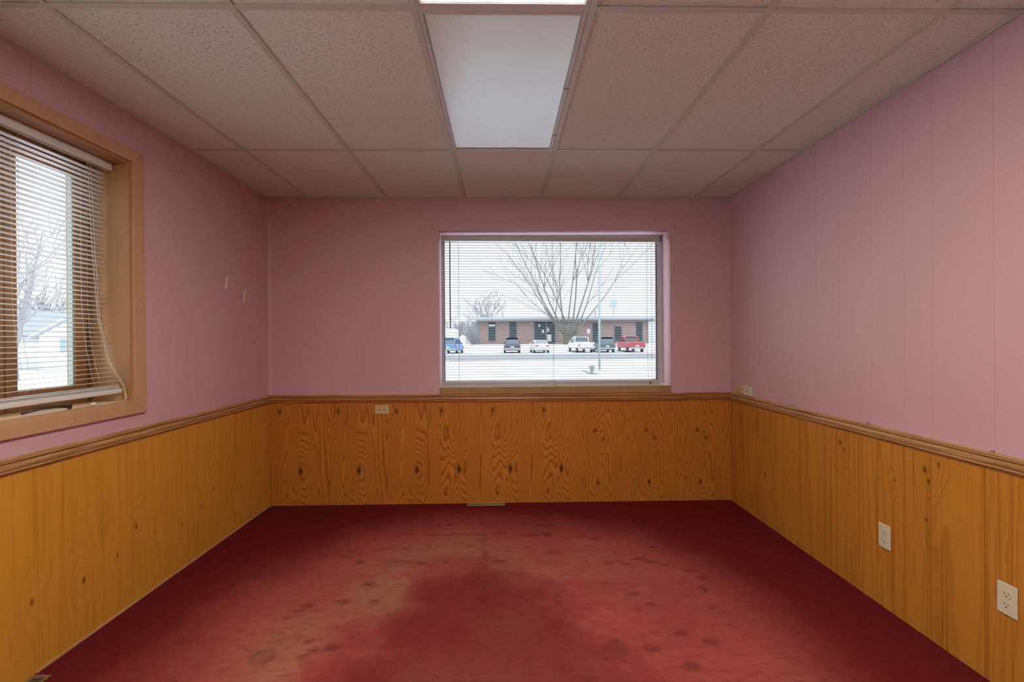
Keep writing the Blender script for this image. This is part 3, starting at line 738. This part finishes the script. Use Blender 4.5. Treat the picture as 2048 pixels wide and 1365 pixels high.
for y, l in ((2.960, 'small nail above the right chair rail, the farthest of three'), (2.344, 'small nail above the right chair rail, the middle of three'),
             (1.737, 'small nail above the right chair rail, the nearest of three')):
    o = MB().lathe([(.0015, 0), (.0015, -.010), (.0045, -.0105), (.0045, -.012)], (XR, y, .8665), 'x', 10).build('nail', M['nail'])
    tag(o, l, 'nail', 'nails above the right chair rail')

# ================================================================== outside
def out_mat(name, col, rough=0.8, var=0.08, scale=6): return plain(name, col, rough, 0.2, 0, var, scale)
O = {}
O['white'] = out_mat('white_siding', (0.66, 0.67, 0.69)); O['roofgrey'] = out_mat('snow_dusted_shingles', (0.24, 0.26, 0.27))
O['bark'] = out_mat('frosted_bark', (0.20, 0.215, 0.19), scale=3); O['twig'] = out_mat('grey_twigs', (0.30, 0.31, 0.32))
O['dark'] = out_mat('dark_opening', (0.055, 0.075, 0.085), 0.4); O['fascia'] = out_mat('grey_fascia', (0.26, 0.30, 0.31))
O['snow'] = out_mat('snow', (0.50, 0.51, 0.53), 0.9); O['tyre'] = out_mat('tyre_rubber', (0.035, 0.04, 0.045)); O['cglass'] = plain('car_glass', (0.09, 0.12, 0.14), 0.1, 0.6)
O['red_lamp'] = plain('red_lamp', (0.55, 0.10, 0.12), 0.3); O['plate'] = plain('number_plate', (0.7, 0.72, 0.74), 0.4); O['chrome'] = plain('bumper_metal', (0.42, 0.45, 0.46), 0.35, metal=0.3)
O['pole'] = out_mat('galvanised_pole', (0.36, 0.44, 0.47), 0.5)

def brick_mat():
    g = NT('red_brick'); x, y, z = g.xyz()
    b = g.new('ShaderNodeTexBrick'); g.l.new(g.vec(g.math('ADD', x, y), z, 0.0), b.inputs['Vector'])
    b.inputs['Scale'].default_value = 1.0; b.inputs['Brick Width'].default_value = 0.42; b.inputs['Row Height'].default_value = 0.14
    b.inputs['Mortar Size'].default_value = 0.018
    b.inputs['Color1'].default_value = (0.33, 0.20, 0.17, 1); b.inputs['Color2'].default_value = (0.24, 0.15, 0.14, 1); b.inputs['Mortar'].default_value = (0.42, 0.40, 0.38, 1)
    n = g.noise(g.vec(x, y, z), 1.2, 3)
    g.bsdf(g.mix(g.math('MULTIPLY', n, 0.35), b.outputs['Color'], (0.40, 0.33, 0.32)), 0.9, 0.1); return g.m
O['brick'] = brick_mat()

def ground_z(x, y):
    t = min(1, max(0, (y-55)/17.0)); t = t*t*(3-2*t)
    l = min(1, max(0, (-x-8)/20.0)); l = l*l*(3-2*l)
    s = min(1, max(0, (y-40)/30.0))
    return -0.22+0.82*t*(1-0.7*l)-0.50*l*(1-s)
def ground_mat():
    g = NT('snow_and_slush'); x, y, z = g.xyz(); v = g.vec(x, y, 0.0)
    n = g.noise(g.vec(g.math('MULTIPLY', x, 0.25), y, 0.0), 0.6, 4.0, 0.6); n2 = g.noise(v, 5.0, 4.0, 0.7)
    near = g.math('MULTIPLY', g.smooth(y, 6.0, 14.0), g.smooth(x, -16.0, -9.0))
    snow = g.mix(near, g.mix(n2, (0.80, 0.81, 0.84), (0.88, 0.88, 0.90)), g.mix(n2, (0.36, 0.35, 0.35), (0.47, 0.455, 0.45)))
    # slush of the street, running left to right
    e = g.math('ADD', y, g.math('MULTIPLY', g.math('SUBTRACT', n, 0.5), 9.0))
    road = g.math('MULTIPLY', g.smooth(e, 33.5, 36.5), g.math('SUBTRACT', 1.0, g.smooth(e, 48.5, 51.5)))
    c = g.mix(g.math('MULTIPLY', road, g.math('ADD', 0.35, g.math('MULTIPLY', n2, 0.7))), snow, (0.10, 0.112, 0.116))
    # churned parking lot
    lot = g.math('MULTIPLY', g.smooth(y, 51.0, 54.0), g.smooth(n2, 0.42, 0.7))
    c = g.mix(g.math('MULTIPLY', lot, 0.55), c, (0.17, 0.16, 0.155))
    # dead grass tips poking through the verge
    ve = g.math('MULTIPLY', g.smooth(y, 24.0, 25.5), g.math('SUBTRACT', 1.0, g.smooth(y, 28.5, 30.0)))
    c = g.mix(g.math('MULTIPLY', ve, g.math('MULTIPLY', g.smooth(n2, 0.50, 0.66), 0.6)), c, (0.13, 0.14, 0.14))
    g.bsdf(c, 0.9, 0.1); return g.m
ux = np.concatenate([np.linspace(-150, -60, 10)[:-1], np.linspace(-60, 60, 61), np.linspace(60, 150, 10)[1:]])
uy = np.concatenate([np.linspace(-20, D+TH+0.02, 5), np.linspace(6, 90, 64), np.linspace(95, 400, 20)])
vs = [(x, y, ground_z(x, y)-(0.5 if y <= D+0.3 and x > -6 else 0)) for y in uy for x in ux]; NXg = len(ux)
m = MB(); m.add(vs, [(j*NXg+i, j*NXg+i+1, (j+1)*NXg+i+1, (j+1)*NXg+i) for j in range(len(uy)-1) for i in range(NXg-1)], True)
ground = struct(m.build('snow_ground', ground_mat()), 'snow covered ground and slushy street outside the windows')

# brick building across the street
BY, BZ = 76.0, 0.55
bld = thing('brick_building', 'long low brick building with flat snowy roof across the street', 'building', (10, BY+6, BZ))
MB().box(-3.55, 23.3, BY, BY+13, BZ-.3, 4.27).build('brick_wall', O['brick'], bld)
MB().box(-4.1, 24.6, BY-.9, BY+14, 4.27, 4.50).build('fascia', O['fascia'], bld)
MB().box(-4.1, 24.6, BY-.9, BY+14, 4.50, 4.84).build('snowy_roof', O['snow'], bld)
MB().box(-5.0, -3.55, BY+1.5, BY+12, BZ-.3, 4.2).build('side_wing', O['fascia'], bld)
for a, b, c, d in ((-2.21, -1.12, 1.16, 4.1), (1.12, 2.22, 1.2, 4.1), (14.35, 15.3, 1.05, 3.9), (17.87, 18.97, 1.0, 3.3), (21.32, 22.34, 1.0, 3.9)):
    f = MB().box(a-.08, b+.08, BY-.06, BY-.005, c-.08, d+.08).build('window', O['fascia'], bld)
    MB().box(a, b, BY-.09, BY-.062, c, d).build('pane', O['dark'], f)
MB().box(-2.15, -1.18, BY-.13, BY-.092, 3.45, 3.72).build('window_sign', O['white'], bld)
MB().box(5.02, 8.4, BY-.06, BY-.005, BZ, 4.1).build('entrance', O['dark'], bld)
for a, c in ((4.95, .6), (6.9, .6), (8.35, .6)): MB().box(a, a+.12, BY-.12, BY-.062, c, 4.1).build('entrance_post', O['fascia'], bld)
for a, b, c, d in ((4.42, 4.75, 3.70, 3.9), (5.7, 6.0, 3.35, 3.75), (6.25, 6.6, 2.35, 2.8), (7.05, 7.4, 2.6, 2.85), (7.1, 7.35, 2.95, 3.15), (7.1, 7.75, 1.0, 2.1)):
    MB().box(a, b, BY-.16, BY-.122, c, d).build('notice', O['white'], bld)
for a in (0.05, 15.0): MB().box(a-.07, a+.07, BY+1, BY+1.2, 4.84, 5.9).build('vent_pipe', O['fascia'], bld)
# white wall seen past the right end of the brick building
t = thing('white_building', 'bright white building beyond the right end of the brick one', 'building', (31, 95, 0.6))
MB().box(29.2, 42, 92, 104, 0.3, 5.0).build('wall', O['white'], t)
MB().box(28.8, 42.4, 91.6, 104.4, 5.0, 5.4).build('snowy_roof', O['snow'], t)

# round parking signs before the building
for x, y, z, l in ((9.0, 73, 2.55, 'white sign on a thin post left of the tree, before the brick building'), (13.15, 73, 2.5, 'white sign on a thin post behind the white pickup')):
    t = thing('parking_sign', l, 'sign', (x, y, ground_z(x, y)), 'signs before the brick building')
    MB().tube([(x, y, ground_z(x, y)-.1), (x, y, z+.35)], .035, 6).build('post', O['pole'], t)
    MB().box(x-.24, x+.24, y-.06, y-.036, z-.3, z+.4).build('sign_face', O['white'], t, bevel=.01)

# street lamp pole with its base
t = thing('street_pole', 'tall grey metal pole standing in the snow outside the back window', 'pole', (4.26, 21, -.22))
MB().tube([(4.26, 21, -.22), (4.27, 21, 3), (4.29, 21, 9.5)], 0.052, 12, 0.042).build('shaft', O['pole'], t)
MB().lathe([(.20, -.04), (.20, .05), (.14, .11), (.075, .14)], (4.26, 21, -.22), 'z', 14).build('base', O['white'], t)
MB().tube([(4.29, 21, 9.45), (4.29, 20.2, 9.75), (4.29, 19.4, 9.8)], .03, 8).build('arm', O['pole'], t)
t = thing('meter_box', 'small grey meter box on a bent stand at the foot of the metal pole', 'box', (3.86, 20.6, -.22))
MB().box(3.74, 3.96, 20.5, 20.7, -.02, .16).build('box', O['fascia'], t, bevel=.02)
MB().tube([(3.85, 20.6, -.26), (3.85, 20.6, 0)], .05, 8).tube([(3.42, 20.6, -.03), (3.6, 20.6, -.13), (3.85, 20.6, -.17), (4.1, 20.55, -.24)], .03, 8).build('stand', O['fascia'], t)

# thin utility poles far off
for x, y, zt, l in ((-6.6, 70, 6.5, 'thin utility pole far off at the left of the view, the taller one'), (-6.6, 88, 6.3, 'thin utility pole far off beside the brick building, the shorter one')):
    t = thing('utility_pole', l, 'pole', (x, y, ground_z(x, y)), 'distant utility poles')
    MB().tube([(x, y, ground_z(x, y)-.1), (x, y, zt)], .07, 6).build('shaft', O['pole'], t)
    MB().box(x-.5, x+.5, y-.05, y+.05, zt-.45, zt-.33).build('crossarm', O['pole'], t)
t = thing('roadside_sign', 'small grey sign on a pole rising behind the brick roof', 'sign', (21.5, 92, .6))
MB().tube([(21.5, 92, .3), (21.5, 92, 11.5)], .09, 6).build('post', O['pole'], t)
MB().box(20.7, 22.1, 91.8, 91.9, 7.4, 8.7).build('sign_face', out_mat('sign_grey', (.42, .52, .56)), t)
MB().box(21.5, 24.5, 91.95, 92.05, 11.2, 11.35).build('arm', O['pole'], t)

# ------------------------------------------------------------------ bare trees
def branch(m, p, d, L, r, lev, rg, droop=0.0, nseg=5, minr=0.012, nsub=(4, 6)):
    pts = [Vector(p)]; rs = [r]; d = Vector(d).normalized()
    for i in range(nseg):
        d = (d+Vector((rg.uniform(-1, 1), rg.uniform(-1, 1), rg.uniform(-1, 1)+droop))*0.11).normalized()
        pts.append(pts[-1]+d*(L/nseg)); rs.append(max(minr, r*(1-0.78*(i+1)/nseg)))
    m.tube(pts, rs, 5 if lev < 2 else 3, cap=False)
    if lev <= 0: return
    for k in range(rg.randint(*nsub)):
        i = rg.randint(1, nseg-1); dd = (pts[i+1]-pts[i]).normalized()
        side = Vector((rg.uniform(-1, 1), rg.uniform(-1, 1), rg.uniform(-.3, .6))).normalized()
        branch(m, pts[i], (dd*1.0+side*0.75), L*rg.uniform(.35, .6), rs[i]*0.55, lev-1, rg, droop, 4, minr, nsub)
def tree(name, label, base, stems, mat, seed, lev=2, group=None, minr=.012, nsub=(4, 6)):
    rg = random.Random(seed); t = thing(name, label, 'tree', base, group)
    m = MB()
    for (off, d, L, r) in stems: branch(m, Vector(base)+Vector(off), d, L, r, lev, rg, .15, 7, minr, nsub)
    m.build('branches', mat, t); return t
tb = (10.0, 71.5, 0.45)
st = []
for dx, dy, ang, L, r in ((-.95,0,-36,16,.12),(-.75,.2,-29,18,.15),(-.6,-.2,-22,18,.15),(-.45,.3,-12,19,.16),(-.1,-.2,-2,19,.15),(.35,.2,5,20,.17),(.6,0,12,19,.17),(.85,.2,22,18,.14),(1.0,-.2,40,17,.12),(-1.0,.2,-46,12,.09),(.2,.3,-16,18,.13)):
    a = math.radians(ang); st.append(((dx, dy, 1.6), (math.sin(a), rnd.uniform(-.15, .15), math.cos(a)), L, r))
t = tree('bare_tree', 'big bare many-stemmed tree in front of the brick building', tb, st, O['bark'], 11, 2, 'bare winter trees', .022, (3, 5))
MB().tube([(10.0, 71.5, .2), (10.0, 71.5, 1.0), (10.0, 71.5, 2.1), (10.05, 71.5, 3.4)], [1.15, .85, .78, .95], 14).build('trunk', out_mat('shaded_bark', (0.12, 0.125, 0.10), scale=4), t)
def small_tree(x, y, H, label, seed, spread=35, n=6, lev=2, r=.14, minr=.02):
    rg = random.Random(seed); st = []
    for i in range(n):
        a = math.radians(rg.uniform(-spread, spread)); b = math.radians(rg.uniform(-spread, spread))
        st.append(((0, 0, H*.18), (math.sin(a), math.sin(b), 1), H*.8, r))
    g = ground_z(x, y)
    t = tree('bare_tree', label, (x, y, g), st, O['twig'], seed, lev, 'bare winter trees', minr)
    MB().tube([(x, y, g-.1), (x, y, g+H*.22)], r*2.0, 8, r*1.2).build('trunk', O['twig'], t)
small_tree(-3.3, 92, 8.2, 'fuzzy bare tree behind the left end of the brick building', 3, 28, 9, 2, .12, .035)
small_tree(-9.4, 99, 4.8, 'low bare tree behind the blue car and white truck', 5, 45, 8, 2, .1, .035)
small_tree(-7.4, 104, 4.2, 'low bare tree left of the brick building, far behind', 6, 45, 8, 2, .1, .035)
small_tree(-25.5, 25.5, 8.5, 'bare tree seen through the left window before the white house', 8, 40, 8, 2, .10, .014)
small_tree(-47, 52, 6.8, 'hazy bare tree behind the white house roof, the left one', 9, 40, 9, 2, .12, .03)
small_tree(-59, 50, 6.0, 'hazy bare tree behind the white house roof, seen beside the first', 10, 45, 9, 2, .12, .03)
t = thing('shrub', 'dark snowy shrub beside the brick building end', 'shrub', (-4.7, 72.8, .4))
rg = random.Random(4); m = MB()
for i in range(26): branch(m, (-4.55+rg.uniform(-.35, .35), 73.2+rg.uniform(-.5, .5), .4), (rg.uniform(-.5, .5), rg.uniform(-.5, .5), 1), rg.uniform(1.5, 3.2), .05, 1, rg, 0, 4, .02)
m.build('branches', O['twig'], t)

# ------------------------------------------------------------------ vehicles
def loft(m, secs, cap=True):
    """secs = list of equal-length rings"""
    n = len(secs[0]); vs = [p for s in secs for p in s]; fs = []
    for i in range(len(secs)-1):
        for k in range(n): fs.append((i*n+k, i*n+(k+1) % n, (i+1)*n+(k+1) % n, (i+1)*n+k))
    if cap: fs += [tuple(range(n)), tuple(range((len(secs)-1)*n, len(secs)*n))]
    m.add(vs, fs, False)
def ring(y, hw, z0, z1, ins=.12):
    """rounded body cross-section"""
    a = ins
    return [(-hw+a, y, z0), (hw-a, y, z0), (hw, y, z0+a), (hw, y, z1-a*1.2), (hw-a, y, z1), (-hw+a, y, z1), (-hw, y, z1-a*1.2), (-hw, y, z0+a)]
def vehicle(kind, name, label, x, y, rot, col):
    """built rear towards -y, standing on z = 0, then turned and set down"""
    g = ground_z(x, y)
    t = thing(name, label, 'car' if kind != 'pickup' else 'pickup truck', (0, 0, 0), 'parked cars across the street')
    paint_ = plain(name+'_paint', col, 0.3, 0.5, 0, .04)
    L, W = {'sedan': (4.6, 1.78), 'suv': (4.6, 1.85), 'pickup': (5.4, 1.95)}[kind]
    hw = W/2; r = .33 if kind == 'sedan' else .36
    b = MB()
    if kind == 'sedan':
        loft(b, [ring(y_, hw*f, z0, z1) for y_, f, z0, z1 in ((-2.3,.86,.42,.86),(-2.2,.97,.26,.98),(-1.5,1,.22,1.02),(0,1,.22,1.0),(1.2,1,.22,.95),(2.0,.95,.24,.82),(2.3,.82,.34,.66))])
        gh = [(-1.75,.80,.98,1.0),(-1.0,.66,1.0,1.40),(-.3,.64,1.0,1.45),(.4,.68,1.0,1.38),(1.25,.82,.93,.96)]; zr = 1.42; ra, rb = -1.0, .4
    elif kind == 'suv':
        loft(b, [ring(y_, hw*f, z0, z1) for y_, f, z0, z1 in ((-2.3,.90,.45,1.02),(-2.2,.99,.32,1.08),(-1,1,.28,1.08),(.8,1,.28,1.06),(1.9,.96,.30,.98),(2.3,.84,.40,.80))])
        gh = [(-2.22,.88,1.06,1.08),(-2.0,.76,1.06,1.66),(-.8,.74,1.06,1.72),(.2,.76,1.06,1.66),(1.0,.88,1.04,1.06)]; zr = 1.68; ra, rb = -2.02, .2
    else:
        loft(b, [ring(y_, hw*f, z0, z1, .09) for y_, f, z0, z1 in ((-2.7,.95,.52,1.12),(-2.65,1,.46,1.14),(-.6,1,.44,1.14),(-.55,1,.44,1.12),(1.2,1,.44,1.10),(2.3,.97,.46,1.04),(2.7,.88,.55,.86))])
        b.box(-hw+.12, hw-.12, -.62, -.5, 1.1, 1.2)
        gh = [(-.60,.88,1.10,1.12),(-.48,.78,1.10,1.74),(.1,.76,1.10,1.80),(.65,.78,1.10,1.74),(1.35,.90,1.08,1.10)]; zr = 1.76; ra, rb = -.5, .65
    body = b.build('body', paint_, t, bevel=.04)
    gm = MB(); loft(gm, [[(-hw*f, y_, z0), (hw*f, y_, z0), (hw*(f-.04), y_, z1), (-hw*(f-.04), y_, z1)] for y_, f, z0, z1 in gh]); gm.build('windows', O['cglass'], t, bevel=.03)
    mid = gh[2][1]
    rf = MB(); loft(rf, [ring(y_, hw*(mid+.03), zr-.06, zr+q, .05) for y_, q in ((ra-.05,.0),(ra+.3,.05),((ra+rb)/2,.07),(rb-.2,.05),(rb+.05,.0))]); rf.build('roof', paint_, t, bevel=.02)
    lo, hi = gh[0], gh[1]
    def pillar(a, b, r_): MB().tube([a, b], r_, 6).build('pillar', paint_, t)
    for s in (-1, 1):
        pillar((s*hw*lo[1], lo[0], lo[3]), (s*hw*hi[1]*.99, hi[0]-.02, hi[3]), .055)
        pillar((s*hw*gh[-1][1], gh[-1][0], gh[-1][3]), (s*hw*gh[-2][1]*.99, gh[-2][0], gh[-2][3]), .05)
        pillar((s*hw*.90, (ra+rb)/2, gh[1][2]), (s*hw*gh[2][1], (ra+rb)/2, gh[2][3]), .045)
    yr = -L/2
    MB().box(-hw*.93, hw*.93, yr-.09, yr+.06, .40, .60).build('bumper', O['chrome'] if kind != 'sedan' else paint_, t, bevel=.03)
    for s in (-1, 1):
        if kind == 'pickup': MB().box(s*hw*.95, s*hw*.80, yr-.03, yr+.05, .70, 1.02).build('tail_light', O['red_lamp'], t, bevel=.015)
        elif kind == 'suv': MB().box(s*hw*.95, s*hw*.78, yr-.02, yr+.12, .80, 1.06).build('tail_light', O['red_lamp'], t, bevel=.015)
        else: MB().box(s*hw*.90, s*hw*.48, yr-.02, yr+.10, .74, .88).build('tail_light', O['red_lamp'], t, bevel=.015)
        MB().box(s*hw*1.0, s*(hw+.17), gh[-2][0]+.15, gh[-2][0]+.28, gh[0][2]+.02, gh[0][2]+.17).build('mirror', paint_, t, bevel=.03)
    MB().box(-.20, .20, yr-.035, yr+.02, .66, .78).build('number_plate', O['plate'], t)
    if kind == 'pickup': MB().box(-hw*.74, hw*.74, yr-.025, yr+.03, .66, 1.10).build('tailgate', paint_, t, bevel=.02)
    ya_ = L*.30
    for sx_ in (-1, 1):
        for yy in (-ya_, ya_):
            wv = MB().lathe([(r*.7, -.11), (r, -.09), (r, .09), (r*.7, .11)], (sx_*(hw-.11), yy, r), 'x', 20).build('wheel', O['tyre'], t)
            MB().lathe([(r*.6, -.115), (r*.6, .115)], (sx_*(hw-.11), yy, r), 'x', 16).build('hubcap', O['chrome'], wv)
    if kind == 'suv' or kind == 'pickup':
        MB().box(-hw*.6, hw*.6, ra+.1, rb-.1, zr+.07, zr+.10).build('roof_snow', O['snow'], t, bevel=.02)
    t.matrix_world = Matrix.Translation((x, y, g)) @ Matrix.Rotation(math.radians(rot), 4, 'Z')
    return t
vehicle('suv', 'parked_car', 'bright blue car parked at the left edge of the back window view', -5.75, 55.2, -7, (.10, .27, .55))
vehicle('suv', 'parked_car', 'dark grey car seen from behind before the brick wall, left of the silver one', 1.07, 55.4, 0, (.075, .095, .12))
vehicle('sedan', 'parked_car', 'silver white saloon car parked right of the dark grey car', 4.25, 55.4, 4, (.62, .65, .67))
vehicle('pickup', 'parked_pickup', 'white pickup truck parked left of the metal pole', 9.15, 56.2, 6, (.74, .76, .78))
vehicle('suv', 'parked_car', 'dark green car parked just right of the metal pole, before the brick wall', 11.75, 55.6, 0, (.07, .13, .14))
vehicle('pickup', 'parked_pickup', 'red pickup truck parked rightmost before the brick building', 15.05, 56.2, 2, (.42, .07, .08))
t = thing('box_truck', 'white box trailer parked far behind the blue car', 'truck', (-6.8, 63, .2))
MB().box(-8.6, -6.1, 62, 67, .95, 2.75).build('box', O['white'], t, bevel=.04)
for xx in (-8.2, -6.5):
    for yy in (62.9, 66): MB().lathe([(.42, -.12), (.42, .12)], (xx, yy, ground_z(-7, 63)+.42), 'x', 16).build('wheel', O['tyre'], t)
MB().box(-8.4, -6.3, 61.9, 67, .78, .95).build('chassis', O['dark'], t)

# ------------------------------------------------------------------ white house seen through the left window
hg = ground_z(-33, 36)-.15
t = thing('white_house', 'white sided house with grey roof seen through the left window', 'house', (-36, 38, hg))
MB().box(-62, -32.0, 37.2, 46, hg, 1.80).build('main_wall', O['white'], t)
MB().prism([(36.7, 1.72), (41.6, 3.85), (46.5, 1.72), (46.5, 1.86), (41.6, 4.02), (36.7, 1.88)], lambda u, v, q: (q, u, v), -62.5, -31).build('main_roof', O['roofgrey'], t)
MB().prism([(-34.2, hg), (-25.0, hg), (-25.0, 1.82), (-29.6, 4.3), (-34.2, 1.82)], lambda u, v, q: (u, q, v), 36, 45).build('gable_wall', O['white'], t)
MB().prism([(-34.7, 1.58), (-29.6, 4.34), (-24.5, 1.58), (-24.5, 1.74), (-29.6, 4.5), (-34.7, 1.74)], lambda u, v, q: (u, q, v), 35.6, 45.4).build('gable_roof', O['snow'], t)
f = MB().box(-32.7, -31.6, 35.93, 35.995, .50, 1.72).build('window', O['white'], t)
MB().box(-32.6, -31.7, 35.9, 35.925, .58, 1.64).build('pane', out_mat('house_window', (.30, .38, .40), .3), f)
